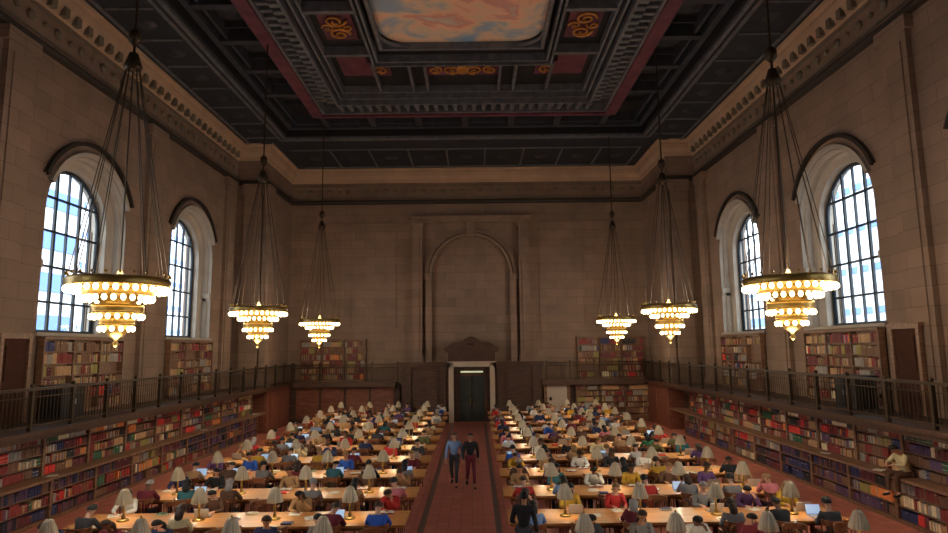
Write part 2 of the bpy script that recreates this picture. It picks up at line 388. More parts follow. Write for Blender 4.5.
# coffer field between 9.7 and 7.6
mb2 = MB()
ring(mb2, 9.75, YF, YA-.15, .25, 16.55, 17.2); ring(mb2, 9.3, YF, YA-.55, .12, 16.7, 17.2); ring(mb2, 7.95, YF, YA-1.9, .16, 16.55, 17.2)
y = 5.0
while y < YA-2.5:
    for s in (-1, 1):
        mb2.box(s*7.8, s*9.6, y-.16, y+.16, 16.6, 17.2); mb2.box(s*7.9, s*9.5, y+.5, y+.56, 16.95, 17.2); mb2.box(s*7.9, s*9.5, y+2.04, y+2.1, 16.95, 17.2)
        mb2.lathe([(.0, -.14), (.12, -.12), (.2, -.05), (.42, -.06), (.5, 0), (.6, 0), (.6, .04)], (s*8.7, y+1.3, 17.18), 12)
    y += 2.6
x = -7.5
for i in range(-3, 4):
    mb2.box(i*2.5-.16, i*2.5+.16, YA-2.0, YA-.2, 16.6, 17.2)
    if i < 3: mb2.lathe([(.0, -.14), (.12, -.12), (.2, -.05), (.42, -.06), (.5, 0), (.6, 0)], (i*2.5+1.25, YA-1.1, 17.18), 12)
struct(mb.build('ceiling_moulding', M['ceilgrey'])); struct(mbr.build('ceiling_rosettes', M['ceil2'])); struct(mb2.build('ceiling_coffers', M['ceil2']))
mb = MB()   # crimson beam
ring(mb, 7.72, YF, YA-2.1, .2, 16.45, 17.3)
for s in (-1, 1): mb.box(s*7.3, s*7.82, YF, YA-2.3, 16.4, 16.5)
for s in (-1, 1):   # crimson grounds of the inner panels
    y = 8.2
    while y < 26: mb.box(s*4.2, s*5.5, y, y+2.2, 17.12, 17.2); y += 3.4
mb.box(-1.7, 1.7, 26.1, 27.4, 17.1, 17.2)
for i in (-2, 2): mb.box(i*1.9-.5, i*1.9+.5, 26.1, 27.4, 17.1, 17.2)
struct(mb.build('ceiling_crimson', M['ceilred']))
mb = MB()   # bracket band
ring(mb, 7.3, YF, YA-2.5, .12, 16.5, 17.2); ring(mb, 6.35, YF, YA-3.6, .12, 16.5, 17.2); ring(mb, 6.1, YF, YA-3.9, .1, 16.7, 17.2)
y = 6.0
while y < YA-3.6:
    for s in (-1, 1): mb.box(s*6.35, s*7.2, y-.09, y+.09, 16.58, 16.85); mb.box(s*6.35, s*6.7, y-.12, y+.12, 16.5, 16.7)
    y += .48
x = -6.2
while x < 6.3: mb.box(x-.09, x+.09, YA-3.6, YA-2.6, 16.58, 16.85); mb.box(x-.12, x+.12, YA-3.6, YA-3.3, 16.5, 16.7); x += .48
for rr, yy in ((5.9, YA-4.3), (3.95, 26.0), (3.75, 25.6)): ring(mb, rr, YF, yy, .1, 16.85, 17.2)
for y in (11.2, 14.6, 18.0, 21.4, 24.8):
    for s in (-1, 1): mb.box(s*3.9, s*5.8, y-.1, y+.1, 16.8, 17.2)
for i in (-2.4, -1.7, 1.7, 2.4, 4.0, -4.0): mb.box(i-.06, i+.06, 25.9, 28.7, 16.9, 17.2)
struct(mb.build('ceiling_brackets', M['ceilgrey']))
# gilded scroll work
def spiral(mb, cx, cy, z, r, turns, dirn, a0, th=.05):
    pts = []; n = int(16*turns)
    for i in range(n+1):
        t = i/n; rr = r*(1-.85*t); a = a0+dirn*2*PI*turns*t
        pts.append((cx+rr*math.cos(a), cy+rr*math.sin(a), z-.06*t))
    mb.tube(pts, [th*(1-.5*i/n) for i in range(n+1)], 5)
mb = MB()
for q in (-1, 1):
    spiral(mb, q*.55, 26.75, 17.05, .42, 1.6, q, PI/2, .07); spiral(mb, q*1.25, 26.75, 17.05, .34, 1.6, -q, -PI/2, .06)
    spiral(mb, q*3.8, 26.7, 17.05, .36, 1.5, q, PI/2, .05)
mb.ball((0, 26.75, 17.05), .3, .45, .1, n=12)
for s in (-1, 1):
    y = 9.3
    while y < 26:
        for q in (-1, 1): spiral(mb, s*4.85, y+q*.5, 17.05, .42, 1.7, q*s, 0, .07); spiral(mb, s*4.85+q*.36, y, 17.04, .25, 1.4, -q, PI, .05)
        y += 3.4
    for y in (10.5, 18.3, 23.4): 
        for q in (-1, 1): spiral(mb, s*8.7+q*.45, y, 17.0, .35, 1.5, q, 0, .06)
struct(mb.build('ceiling_gilding', M['gold']))
mb = MB(); ring(mb, 3.42, 6.0, 24.4, .14, 16.8, 17.2); mb.box(-3.42, 3.42, 6.0, 6.14, 16.8, 17.2)
for s in (-1, 1): # rounded shoulders of the mural frame
    mb.tube([(s*(3.35-1.2*(1-math.cos(t))), 24.3-1.2*(1-math.sin(t)) , 16.95) for t in [PI/2*i/8 for i in range(9)]], .08, 6)
struct(mb.build('ceiling_mural_frame', M['ceilgrey']))
# the mural with rounded far corners
pts = [(-3.3, 6.1), (3.3, 6.1)]+[(3.3-1.2*(1-math.cos(t)), 23.1+1.2*math.sin(t)) for t in [PI/2*i/8 for i in range(9)]]+[(-3.3+1.2*(1-math.cos(t)), 23.1+1.2*math.sin(t)) for t in [PI/2*(8-i)/8 for i in range(9)]]
k = len(pts); mb = MB().add([(x, y, 17.1) for x, y in pts]+[(x, y, 17.15) for x, y in pts], [tuple(range(k-1, -1, -1)), tuple(range(k, 2*k))]+[(i, (i+1)%k, k+(i+1)%k, k+i) for i in range(k)])
struct(mb.build('ceiling_mural', M['mural']))

# ------------------------------------------------------------------ windows
def window(n, s, c):
    r = WR2-.02; x = s*13.9
    root = thing('window_%d' % n, '', ''); del root['label']; del root['category']; struct(root); root.location = (x, c, ZSILL)
    fr = MB()
    N = 20
    arc = lambda rr: [(0, -rr, 0)]+[(0, -rr*math.cos(PI*i/N), ZSPR-ZSILL+rr*math.sin(PI*i/N)) for i in range(N+1)]+[(0, rr, 0)]
    fr.tube(arc(r-.04), .07, 6)
    fr.box(-.06, .06, -r, r, 0, .12)
    for y in (-1.27, -.64, 0, .64, 1.27):
        th = .05 if abs(y) in (.64,) else .03
        fr.box(-.04, .04, y-th, y+th, 0, ZSPR-ZSILL+math.sqrt(r*r-y*y)-.02)
    for z in (1.05, 2.25, 3.45, 4.6):
        hw = r if z < ZSPR-ZSILL else math.sqrt(r*r-(z-ZSPR+ZSILL)**2)
        fr.box(-.045, .045, -hw, hw, z-.035, z+.035)
    fr.build('window_frame', M['sill'], root)
    p = arc(r-.05); k = len(p)
    MB().add([(s*.0-.004, a[1], a[2]) for a in p]+[(.004, a[1], a[2]) for a in p], [tuple(range(k)), tuple(range(2*k-1, k-1, -1))]+[(i, (i+1)%k, k+(i+1)%k, k+i) for i in range(k)]).build('window_pane', M['glass'], root)
n = 1
for s in (-1, 1):
    for c in WINALL: window(n, s, c); n += 1

# outside: street and office blocks
struct(MB().box(-80, 80, -40, 110, -6.4, -6.2).build('ground', M['street']))
def office(s, x, y0, y1, h, label, floors, stripe, vert):
    root = thing('office_building', label, 'building', (s*x, (y0+y1)/2, -6.2))
    L = (y1-y0)/2
    MB().box(0, s*12, -L, L, 0, h).build('wall', M['facade'], root)
    g = MB()
    z = 2.0
    while z < h-2:
        g.box(-s*.12, 0, -L+.5, L-.5, z, z+stripe); z += floors
    g.build('window_band', M['bluegl'], root)
    if vert:
        g = MB(); y = -L
        while y < L: g.box(-s*.3, 0, y-.12, y+.12, 0, h); y += vert
        g.build('mullion', M['facade'], root)
office(-1, 34, 20, 53.5, 46, 'white office block with blue window bands outside the left-wall windows', 3.4, 1.5, 0)
office(-1, 48, 58, 130, 70, 'farther white block behind the blue-banded office', 3.8, .7, 2.2)
office(1, 36, 14, 60, 44, 'pale office block with upright ribs outside the right-wall windows', 3.8, .6, 1.7)
office(1, 34, 66, 130, 22, 'lower white block beyond the ribbed office block', 3.6, 1.0, 0)

# ------------------------------------------------------------------ back wall: arch, portal, screens
mb = MB(); cx = .2; yb = YB
def vpil(x0, x1, d, z0, z1): mb.box(x0, x1, yb-d, yb, z0, z1)
for q in (-1, 1):
    vpil(cx+q*3.1, cx+q*3.75, .5, 3.6, 12.6); vpil(cx+q*3.0, cx+q*3.85, .4, 12.3, 12.6); vpil(cx+q*3.0, cx+q*3.85, .4, 3.6, 4.1)
    vpil(cx+q*2.5, cx+q*2.9, .34, 3.6, 9.2); vpil(cx+q*2.5, cx+q*3.05, .3, 8.9, 9.25)
    vpil(cx+q*3.28, cx+q*3.57, .58, 4.3, 12.1)
vpil(cx-3.85, cx+3.85, .3, 12.6, 12.9); vpil(cx-4.0, cx+4.0, .4, 12.9, 13.05)
def barch(r, w, d, z):
    N = 28
    for i in range(N):
        t0, t1 = PI*i/N, PI*(i+1)/N; vs = []
        for y in (yb, yb-d):
            for t in (t0, t1):
                for rr in (r, r+w): vs.append((cx-rr*math.cos(t), y, z+rr*math.sin(t)))
        mb.add(vs, [(0,1,3,2),(4,6,7,5),(1,5,7,3),(0,2,6,4)])
barch(2.5, .16, .42, 9.2); barch(2.75, .22, .2, 9.2)
mb.box(cx-.25, cx+.25, yb-.35, yb, 11.6, 12.6)
for q in (-1, 1):   # shallow panels either side
    for (xa, xc) in ((4.6, 7.6), (8.2, 10.8)):
        for z0, z1 in ((5.8, 12.6),):
            mb.box(q*xa, q*xc, yb-.06, yb, z0, z0+.12); mb.box(q*xa, q*xc, yb-.06, yb, z1, z1+.12); mb.box(q*xa, q*(xa+.12), yb-.06, yb, z0, z1); mb.box(q*xc, q*(xc-.12), yb-.06, yb, z0, z1)
struct(mb.build('trim_40', M['wall']))
# corner piers of the jog
mb = MB()
for s in (-1, 1):
    mb.box(s*(WX2-.02), s*(WX2-.35), YJ-.2, YJ+.9, BF, 13.9); mb.box(s*(WX2+.1), s*(WX2+1.1), YJ-.25, YJ, BF, 13.9); mb.box(s*(WX2-.15), s*(WX2+1.3), YJ-.3, YJ, BF, BF+.4)
    mb.box(s*(WX2-.1), s*(WX2+1.2), YJ-.3, YJ, 13.3, 13.9)
struct(mb.build('trim_41', M['wall']))

# door in the back wall (portal stands on the wood screen at y 38.6)
YS = 38.7
root = thing('door_1', '', ''); del root['label']; del root['category']; struct(root); root.location = (cx, YS, 0)
fr = MB()
for q in (-1, 1): fr.box(q*1.12, q*1.42, -.12, .3, 0, 3.6); fr.box(q*1.18, q*1.26, -.16, 0, 0, 3.5)
fr.box(-1.42, 1.42, -.12, .3, 3.35, 3.62); fr.box(-1.5, 1.5, -.18, .3, 3.6, 3.68)
fr.build('door_frame', M['marble'], root)
for q in (-1, 1):
    lf = MB(); lf.box(q*.02, q*.78, .5, .56, 0, 2.75); lf.box(q*.12, q*.68, .46, .5, .3, 1.1); lf.box(q*.12, q*.68, .46, .5, 1.3, 2.6)
    d = lf.build('door_leaf', M['blackdoor'], root)
    MB().cyl((q*.1, .42, 1.0), (q*.1, .42, 1.4), .02).build('door_handle', M['brass'], d)
lf = MB(); 
for q in (-1, 1): lf.box(q*.78, q*1.12, .4, .6, 0, 3.35)
lf.box(-.78, .78, .5, .6, 2.75, 3.35); lf.build('door_lining', M['darkwood'], root)
MB().box(-.7, .7, .36, .42, 2.98, 3.08).build('transom_light', M['strip'], root)
# wood screen with pilasters each side of the door
mb = MB()
for q in (-1, 1):
    mb.box(cx+q*1.42, cx+q*4.3, YS, YS+.5, 0, 3.62)
    for xx in (1.75, 3.9): mb.box(cx+q*(xx-.16), cx+q*(xx+.16), YS-.14, YS, 0, 3.35); mb.box(cx+q*(xx-.22), cx+q*(xx+.22), YS-.18, YS, 0, .4); mb.box(cx+q*(xx-.22), cx+q*(xx+.22), YS-.18, YS, 3.1, 3.3)
    for (xa, xc) in ((2.1, 3.55),):
        for z0, z1 in ((.5, 1.5), (1.7, 3.0)): mb.box(cx+q*xa, cx+q*xc, YS-.06, YS, z0, z1); mb.box(cx+q*(xa+.15), cx+q*(xc-.15), YS-.1, YS, z0+.15, z1-.15)
    mb.box(cx+q*1.5, cx+q*4.4, YS-.25, YS+.3, 3.35, 3.5); mb.box(cx+q*1.5, cx+q*4.45, YS-.32, YS+.3, 3.5, 3.66)
mb.box(cx-1.42, cx+1.42, YS+.6, YS+.7, 0, 3.62)
mb.box(cx-4.2, cx+4.2, YS+.3, YB, 3.3, 3.5)
struct(mb.build('wall_back_screen', M['darkwood']))
# pediment
pd = thing('door_pediment', 'dark carved wooden pediment with curved top above the central doorway', 'pediment', (cx, YS, 3.68))
mb = MB(); mb.box(-1.45, 1.45, -.1, .35, 0, .55); mb.box(-1.62, 1.62, -.24, .35, .55, .7); mb.box(-1.3, 1.3, -.16, 0, .1, .45)
mb.build('frieze', M['darkwood'], pd)
mb = MB(); N = 12
pp = [(-1.7, .7), (-1.7, .82), (-1.15, 1.12), (-.75, 1.2)]+[(-.6+1.2*i/N, 1.2+.32*math.sin(PI*i/N)) for i in range(N+1)]+[(.75, 1.2), (1.15, 1.12), (1.7, .82), (1.7, .7)]
k = len(pp); mb.add([(x, -.28, z) for x, z in pp]+[(x, .35, z) for x, z in pp], [tuple(range(k)), tuple(range(2*k-1, k-1, -1))]+[(i, (i+1)%k, k+(i+1)%k, k+i) for i in range(k)])
mb.lathe([(0, -.12), (.2, -.08), (.26, 0)], (0, -.3, 1.1), 10)
mb.build('crest', M['darkwood'], pd)

# ------------------------------------------------------------------ balcony slabs
for s in (-1, 1):
    mb = MB()
    mb.box(s*10.75, s*WX, YF, YJ, BF-.14, BF); mb.box(s*10.75, s*11.6, YF, YJ, BF-.22, BF-.14); mb.box(s*10.68, s*10.9, YF, YJ, BF-.1, BF+.02)
    mb.box(s*4.5, s*WX2, YS-.1, YB, BF-.14, BF); mb.box(s*4.5, s*11.2, YS-.2, YS, BF-.3, BF+.04); mb.box(s*10.75, s*WX2, YJ, YB, BF-.14, BF)
    struct(mb.build('balcony_%s' % ('left' if s < 0 else 'right'), M['darkwood']))
    # wall behind lower bookcases
    mb = MB(); mb.box(s*11.8, s*11.95, YF, YJ-.1, 0, BF-.14); struct(mb.build('wall_panel_%s' % ('left' if s < 0 else 'right'), M['darkwood']))

# railing: one per side and the two behind
def railing(label, p0, p1, posts):
    L = (Vector(p1)-Vector(p0)).length; ang = math.atan2(p1[1]-p0[1], p1[0]-p0[0])
    root = thing('balcony_railing', label, 'railing', p0, ang, 'bronze balcony railings')
    MB().box(0, L, -.05, .05, 1.03, 1.1).build('top_rail', M['bronze'], root)
    MB().box(0, L, -.025, .025, .12, .17).build('bottom_rail', M['bronze'], root)
    n = max(1, round(L/posts))
    for i in range(n+1):
        q = MB(); x = min(max(.05, i*L/n), L-.05); q.box(x-.045, x+.045, -.045, .045, 0, 1.03); q.ball((x, 0, 1.15), .06)
        q.build('post', M['bronze'], root)
    q = MB(); x = .12
    while x < L: q.cyl((x, 0, .17), (x, 0, 1.03), .011, n=4, cap=False); x += .14
    for zz in (.85,): q.box(0, L, -.012, .012, zz, zz+.025)
    o = q.build('baluster', M['bronze'], root); o['kind'] = 'stuff'
railing('long bronze railing along the balcony under the blue left-wall windows', (-10.85, 1.5, BF), (-10.85, YJ+4.0, BF), 1.6)
railing('long bronze railing along the balcony under the white right-wall windows', (10.85, 1.5, BF), (10.85, YJ+4.0, BF), 1.6)
railing('short bronze railing on end-wall balcony above the reddish wood panelling', (-10.8, YS-.05, BF), (-4.3, YS-.05, BF), 1.6)
railing('short bronze railing on end-wall balcony above the white door', (4.75, YS-.05, BF), (10.8, YS-.05, BF), 1.6)

# ------------------------------------------------------------------ books
BK = list(BOOKC)
PAL = [(['brown', 'tan', 'dark red', 'grey'], 6), (['red', 'dark red'], 2), (['green', 'black'], 1), (['cream', 'grey', 'tan'], 3), (['dark red', 'maroon', 'brown'], 4), (['orange', 'tan'], 1.3), (['navy', 'purple', 'grey'], 2), (['olive', 'tan'], 1), (BK, 3)]
def pick_pal(rnd): return rnd.choices([p[0] for p in PAL], [p[1] for p in PAL])[0]
bookstuff = MB(); BIDX = {n: i for i, n in enumerate(BK)}; PAGE = len(BK)
def shelf_books(p0, dirn, inward, length, hmax, depth, rnd, indiv=None, pal=None):
    """fill a shelf; p0 start, dirn unit along the shelf, inward unit pointing away from the room; returns items when indiv"""
    x = .01; run_n = 0; k = 0
    d = Vector(dirn); iw = Vector(inward); p0 = Vector(p0); lean = 0
    colr = None; hh = .22; tw = .045
    while True:
        if run_n <= 0:
            run_n = rnd.randint(3, 14); colset = pal or pick_pal(rnd); hh = hmax*rnd.uniform(.72, .95); colr = rnd.choice(colset); same = rnd.random() < .6; tw = rnd.uniform(.036, .062)
            if indiv is None and rnd.random() < .06: x += rnd.uniform(.05, .25)
        c = colr if same else rnd.choice(colset); t = tw*(1 if same else rnd.uniform(.7, 1.2)); h = hh*(1 if same else rnd.uniform(.85, 1.03))
        if x+t > length-.01: break
        run_n -= 1
        sd = rnd.uniform(.01, .03)
        if indiv is not None: indiv(p0+d*(x+t/2)+iw*sd, t, h, c, k)
        else:
            c0 = p0+d*(x+t/2)+iw*(sd+depth/2)
            bookstuff.obox(c0+Vector((0, 0, h/2)), d*(t/2*.88), iw*(depth/2), Vector((0, 0, h/2)), BIDX[c])
            if rnd.random() < .12: bookstuff.obox(c0+Vector((0, 0, h*.78)), d*(t/2*.95), iw*(depth/2+.002), Vector((0, 0, h*.04)), PAGE)
        x += t; k += 1

book_meshes = {}
def book_mesh(c, rounded):
    key = (c, rounded)
    if key not in book_meshes:
        # unit book: width 1 (x), spine at y=0, depth 1 (y), height 1 (z); rounded spine, boards and page block
        mb = MB(); n = 5
        sp = [(-.47+.94*i/n, -.06*math.sin(PI*i/n) if rounded else 0) for i in range(n+1)]
        pts = sp+[(.47, 1), (.38, 1), (.38, .06), (-.38, .06), (-.38, 1), (-.47, 1)]
        k = len(pts)
        mb.add([(x, y, 0) for x, y in pts]+[(x, y, 1) for x, y in pts], [tuple(range(k-1, -1, -1)), tuple(range(k, 2*k))]+[(i, (i+1)%k, k+(i+1)%k, k+i) for i in range(k)], 0)
        mb.box(-.38, .38, .06, .97, .02, .97, 1)
        for z in (.22, .7): mb.box(-.46, .46, -.07, -.04, z, z+.06, 1 if c in ('navy', 'black', 'green', 'red') else 0)
        book_meshes[key] = mb.mesh('book', [BOOKC[c], M['pages']])
    return book_meshes[key]

MUTED = ['brown', 'tan', 'grey', 'brown', 'maroon', 'olive', 'dark red']
CH = ['top', 'second', 'third', 'fourth']
def lower_bookcase(s, y0, idx, total):
    L = 2.0; xf = s*11.38; xb = s*11.74
    root = thing('bookcase', 'oak wall bookcase under the balcony, %s along the %s-wall run from the near end' % (NTH[idx], SIDE[s]), 'bookcase', (xf, y0+L/2, 0), 0, 'bookcases under the balconies')
    dx = xb-xf
    c = MB()
    for q in (-1, 1): c.box(0, dx, q*L/2, q*(L/2-.04), 1.17, 2.34)
    c.box(dx-s*.03, dx, -L/2, L/2, 1.17, 2.34); c.box(-s*.03, dx, -L/2, L/2, 2.3, 2.36)
    c.box(-s*.02, 0, -L/2, -L/2+.05, 1.17, 2.3); c.box(-s*.02, 0, L/2, L/2-.05, 1.17, 2.3)
    c.build('upper_carcass', M['case'], root)
    lo = MB(); fx = -s*.3
    for q in (-1, 1): lo.box(fx, dx, q*L/2, q*(L/2-.05), 0, 1.1)
    lo.box(fx+s*.36, dx, -L/2+.05, L/2-.05, .1, 1.1); lo.box(fx, dx, -L/2+.05, L/2-.05, 0, .1)
    lo.build('lower_carcass', M['case'], root)
    for i in range(1, 4): MB().box(0, dx-s*.03, -L/2+.04, L/2-.04, 1.17+i*.285-.012, 1.17+i*.285+.012).build('shelf', M['case'], root)
    for i in range(1, 3): MB().box(fx, fx+s*.36, -L/2+.05, L/2-.05, .1+i*.33-.012, .1+i*.33+.012).build('shelf', M['case'], root)
    rnd = random.Random(idx*7+(s > 0)*100+3)
    near = (abs(y0-(15.4 if s < 0 else 14.4)) < .01)
    for r in range(4):
        z = 1.17+(3-r)*.285+.014
        def make(p, t, h, c, k, r=r):
            o = link('book', book_mesh(c, (k*7+r) % 3 > 0), None, p); o.rotation_euler = (0, 0, -s*PI/2); o.scale = (t, .24, h)
            tag(o, '%s book, %s from the near end, %s shelf of nearest fully visible %s-wall bookcase' % (c, NTH[k], CH[r], SIDE[s]), 'book', 'books in the near wall bookcases')
        shelf_books((xf+s*.01, y0+.05, z), (0, 1, 0), (s, 0, 0), L-.1, .25, .22, rnd, make if near else None)
    for r in range(3):
        z = .1+r*.33+.014
        shelf_books((xf-s*.28, y0+.06, z), (0, 1, 0), (s, 0, 0), L-.12, .29, .24, rnd, None, ['navy', 'purple', 'black', 'maroon', 'brown'] if rnd.random() < .6 else None)
for s in (-1, 1):
    y = 11.4 if s < 0 else 10.4; i = 0
    while y+2 <= 33.9: lower_bookcase(s, y, i, 11); y += 2; i += 1
    mb = MB().box(s*10.9, s*11.74, 8, 34.2, 1.1, 1.17)
    tag(mb.build('bookcase_ledge', M['case']), 'continuous oak reading ledge running along the %s-wall bookcases' % SIDE[s], 'ledge')

def plain_case(label, x0, x1, yfront, z0, z1, rows, facing, group, seed, name='bookcase', sections=3):
    """case against back wall (facing 'y') or side wall (facing +-1)"""
    rnd = random.Random(seed)
    if facing == 'y':
        L = x1-x0; root = thing(name, label, 'bookcase', (x0, yfront, z0), 0, group); dv = Vector((1, 0, 0)); iv = Vector((0, 1, 0)); org = Vector((x0, yfront, z0))
    else:
        L = x1-x0; root = thing(name, label, 'bookcase', (yfront, x0, z0), 0, group); dv = Vector((0, 1, 0)); iv = Vector((facing, 0, 0)); org = Vector((yfront, x0, z0))
    H = z1-z0; D = .24 if facing != 'y' else .36; up_ = Vector((0, 0, 1))
    def bx(mb, a0, a1, d0, d1, h0, h1): mb.obox(dv*(a0+a1)/2+iv*(d0+d1)/2+up_*(h0+h1)/2, dv*(a1-a0)/2, iv*(d1-d0)/2, up_*(h1-h0)/2)
    c = MB(); bx(c, 0, .06, 0, D, 0, H); bx(c, L-.06, L, 0, D, 0, H); bx(c, 0, L, D-.03, D, 0, H); bx(c, -.04, L+.04, -.05, D, H-.08, H); bx(c, 0, L, 0, D, 0, .1)
    c.build('carcass', M['case'], root)
    for i in range(1, sections):
        d_ = MB(); bx(d_, L*i/sections-.025, L*i/sections+.025, 0, D-.03, .1, H-.08); d_.build('divider', M['case'], root)
    for r in range(1, rows):
        d_ = MB(); zz = .1+(H-.18)*r/rows; bx(d_, .06, L-.06, .01, D-.03, zz-.012, zz+.012); d_.build('shelf', M['case'], root)
    for r in range(rows):
        for i in range(sections):
            a0 = L*i/sections+.07
            if rnd.random() < .9: shelf_books(org+dv*a0+up_*(.1+(H-.18)*r/rows+.014), dv, iv, L/sections-.13, (H-.18)/rows-.04, .17, rnd, None, MUTED if rnd.random() < .75 else None)
for s in (-1, 1):
    for i, c in enumerate(WIN):
        plain_case('tall balcony bookcase under the %s %s-wall arched window' % (['nearest', 'middle', 'far'][i] if i else 'first', SIDE[s]), c-2.2, c+2.2, s*(WX-.26), BF, 4.98, 6, s, 'bookcases on the side balconies', 40+i+10*s)
plain_case('bookcase on end-wall balcony above the reddish wood panelling', -10.6, -6.5, YB-.4, BF, 5.15, 6, 'y', 'end-wall balcony bookcases', 71)
plain_case('bookcase on end-wall balcony above the crowded lower shelves', 6.9, 11.1, YB-.4, BF, 5.15, 6, 'y', 'end-wall balcony bookcases', 72)
plain_case('wide floor bookcase against the end wall beside the white door', 6.6, 11.2, YS+.1, .0, 2.3, 6, 'y', None, 73)
bs = bookstuff.build('books', [BOOKC[k] for k in BK]+[M['pages']])
bs['kind'] = 'stuff'; tag(bs, 'rows of bound volumes filling the remaining wall shelves all round the hall', 'books')

# lower end walls: white door, reddish panels
root = thing('door_2', '', ''); del root['label']; del root['category']; struct(root); root.location = (5.45, YS+.2, 0)
MB().box(-.62, .62, 0, .08, 0, 2.2).build('door_leaf', M['marble'], root)
fr = MB(); [fr.box(q*.62, q*.8, -.08, .1, 0, 2.3) for q in (-1, 1)]; fr.box(-.8, .8, -.08, .1, 2.2, 2.36); fr.build('door_frame', M['case'], root)
MB().ball((-.4, -.05, 1.35), .09, .04, .12).build('door_plate', M['black'], root)
mb = MB()
for s in (-1, 1): mb.box(s*4.3, s*11.6, YS+.5, YS+.7, 0, BF-.14)
struct(mb.build('wall_back_lower', M['darkwood']))
mb = MB()
for i in range(4):
    x0 = -10.7+i*1.55; mb.box(x0, x0+1.4, YS+.4, YS+.5, .3, 2.3); mb.box(x0+.15, x0+1.25, YS+.35, YS+.4, .5, 1.2); mb.box(x0+.15, x0+1.25, YS+.35, YS+.4, 1.35, 2.15)
struct(mb.build('wall_back_panelling', M['redwood']))
# jog return panels, reddish
for s in (-1, 1):
    mb = MB(); mb.box(s*11.0, s*11.9, YJ-.1, YJ, 0, BF-.14); mb.box(s*11.1, s*11.8, YJ-.16, YJ-.1, .3, 2.1); mb.box(s*11.0, s*11.1, YJ, YS, 0, BF-.14)
    for i in range(2): mb.box(s*10.94, s*11.0, YJ+.4+i*1.8, YJ+1.8+i*1.8, .3, 2.1)
    struct(mb.build('wall_jog_%s' % SIDE[s], M['redwood']))
# balcony doors on the piers
n = 3
for s in (-1, 1):
    root = thing('door_%d' % n, '', ''); del root['label']; del root['category']; struct(root); root.location = (s*(WX-.28), 17.9, BF); n += 1
    l = MB(); l.box(-s*.04, s*.02, -.5, .5, 0, 2.4); l.box(-s*.07, 0, -.36, .36, .2, 1.0); l.box(-s*.07, 0, -.36, .36, 1.2, 2.2); l.build('door_leaf', M['doorwood'], root)
    l = MB(); [l.box(-s*.1, s*.02, q*.5, q*.62, 0, 2.4) for q in (-1, 1)]; l.box(-s*.12, s*.02, -.66, .66, 2.4, 2.56); l.build('door_frame', M['case'], root)

# dark cabinets behind the railings
for s, y in ((-1, 19.0), (1, 19.2)):
    r = thing('equipment_cabinet', 'black metal cabinet standing behind the %s-side balcony railing' % SIDE[s], 'cabinet', (s*12.0, y, BF), 0, 'black cabinets on the balconies')
    MB().box(-.3, .3, -.55, .55, .06, .98).build('body', M['black'], r)
    MB().box(-.34, .34, -.6, .6, .98, 1.04).build('top', M['iron'], r)
    for q in (-1, 1):
        d = MB().box(-s*.32, -s*.3, q*.02, q*.53, .1, .95).build('door', M['black'], r)
        MB().box(-s*.34, -s*.32, q*.06, q*.1, .45, .6).build('handle', M['silver'], d)

# ------------------------------------------------------------------ chandeliers
def chandelier(x, y, label):
    z = 5.82
    root = thing('chandelier', label, 'chandelier', (x, y, z), 0, 'tiered brass chandeliers')
    tiers = [(.99, 0, 34, .058), (.68, -.19, 24, .056), (.5, -.58, 18, .052), (.33, -.84, 12, .05)]
    for i, (r, dz, nb, br) in enumerate(tiers):
        q = MB(); q.tube([(r*.98*math.cos(a), r*.98*math.sin(a), dz+.1) for a in [2*PI*k/40 for k in range(40)]], .035, 6, closed=True)
        q.lathe([(r*1.02, dz+.08), (r*1.05, dz+.2), (r*1.0, dz+.26), (r*.96, dz+.2), (r*.94, dz+.08), (r*1.02, dz+.08)], n=40)
        if i == 0:
            for k in range(24): a = 2*PI*k/24; q.ball((1.0*math.cos(a), 1.0*math.sin(a), dz+.32), .035, n=6)
            for k in range(12): a = 2*PI*k/12; q.cyl((.1*math.cos(a), .1*math.sin(a), dz+.24), (1.0*math.cos(a), 1.0*math.sin(a), dz+.16), .02, n=5)
        q.build('ring', M['brass'], root)
        bm = MB(); bm.ball((0, 0, 0), br, br, br*1.25, n=8); bm.cyl((0, 0, br), (0, 0, br+.05), .02, n=6, mi=1); me = bm.mesh('bulb', [M['bulb'], M['brass']])
        for k in range(nb):
            a = 2*PI*(k+.5*(i % 2))/nb; link('bulb', me, root, (r*math.cos(a), r*math.sin(a), dz))
    q = MB(); q.lathe([(.9, .12), (.55, -.08), (.3, -.3), (.24, -.6), (.3, -.75), (.16, -.98), (.05, -1.05), (.04, -1.12), (.07, -1.17), (.0, -1.24)], n=24)
    q.lathe([(.03, .45), (.06, .4), (.1, .3), (.4, .2)], n=16)
    MB().cyl((0, 0, .4), (0, 0, 5.1), .018, n=6).build('stem', M['bronze'], root)
    q.build('body', M['brass'], root)
    top = 11.0-z
    for k in range(12):
        a = 2*PI*k/12; MB().cyl((.13*math.cos(a), .13*math.sin(a), top), (.97*math.cos(a), .97*math.sin(a), .26), .011, n=5).build('cable', M['bronze'], root)
    q = MB(); q.lathe([(0, top+.35), (.1, top+.3), (.16, top+.1), (.2, top), (.16, top-.12), (0, top-.16)], n=12); q.lathe([(.05, top+.9), (.14, top+.8), (.14, top+.6), (.05, top+.5)], n=10)
    q.build('hub', M['bronze'], root)
    MB().cyl((0, 0, top+.3), (0, 0, 16.6-z), .03, n=6).build('chain', M['bronze'], root)
    for dz, e in ((-.35, .5), (.6, .5)):
        ld = bpy.data.lights.new('chandelier_light', 'POINT'); ld.energy = CHAND_W*e; ld.color = (1, .85, .66); ld.shadow_soft_size = .35
        lo = bpy.data.objects.new('light', ld); COL.objects.link(lo); lo.parent = root; lo.location = (0, 0, dz-.9 if dz < 0 else dz)
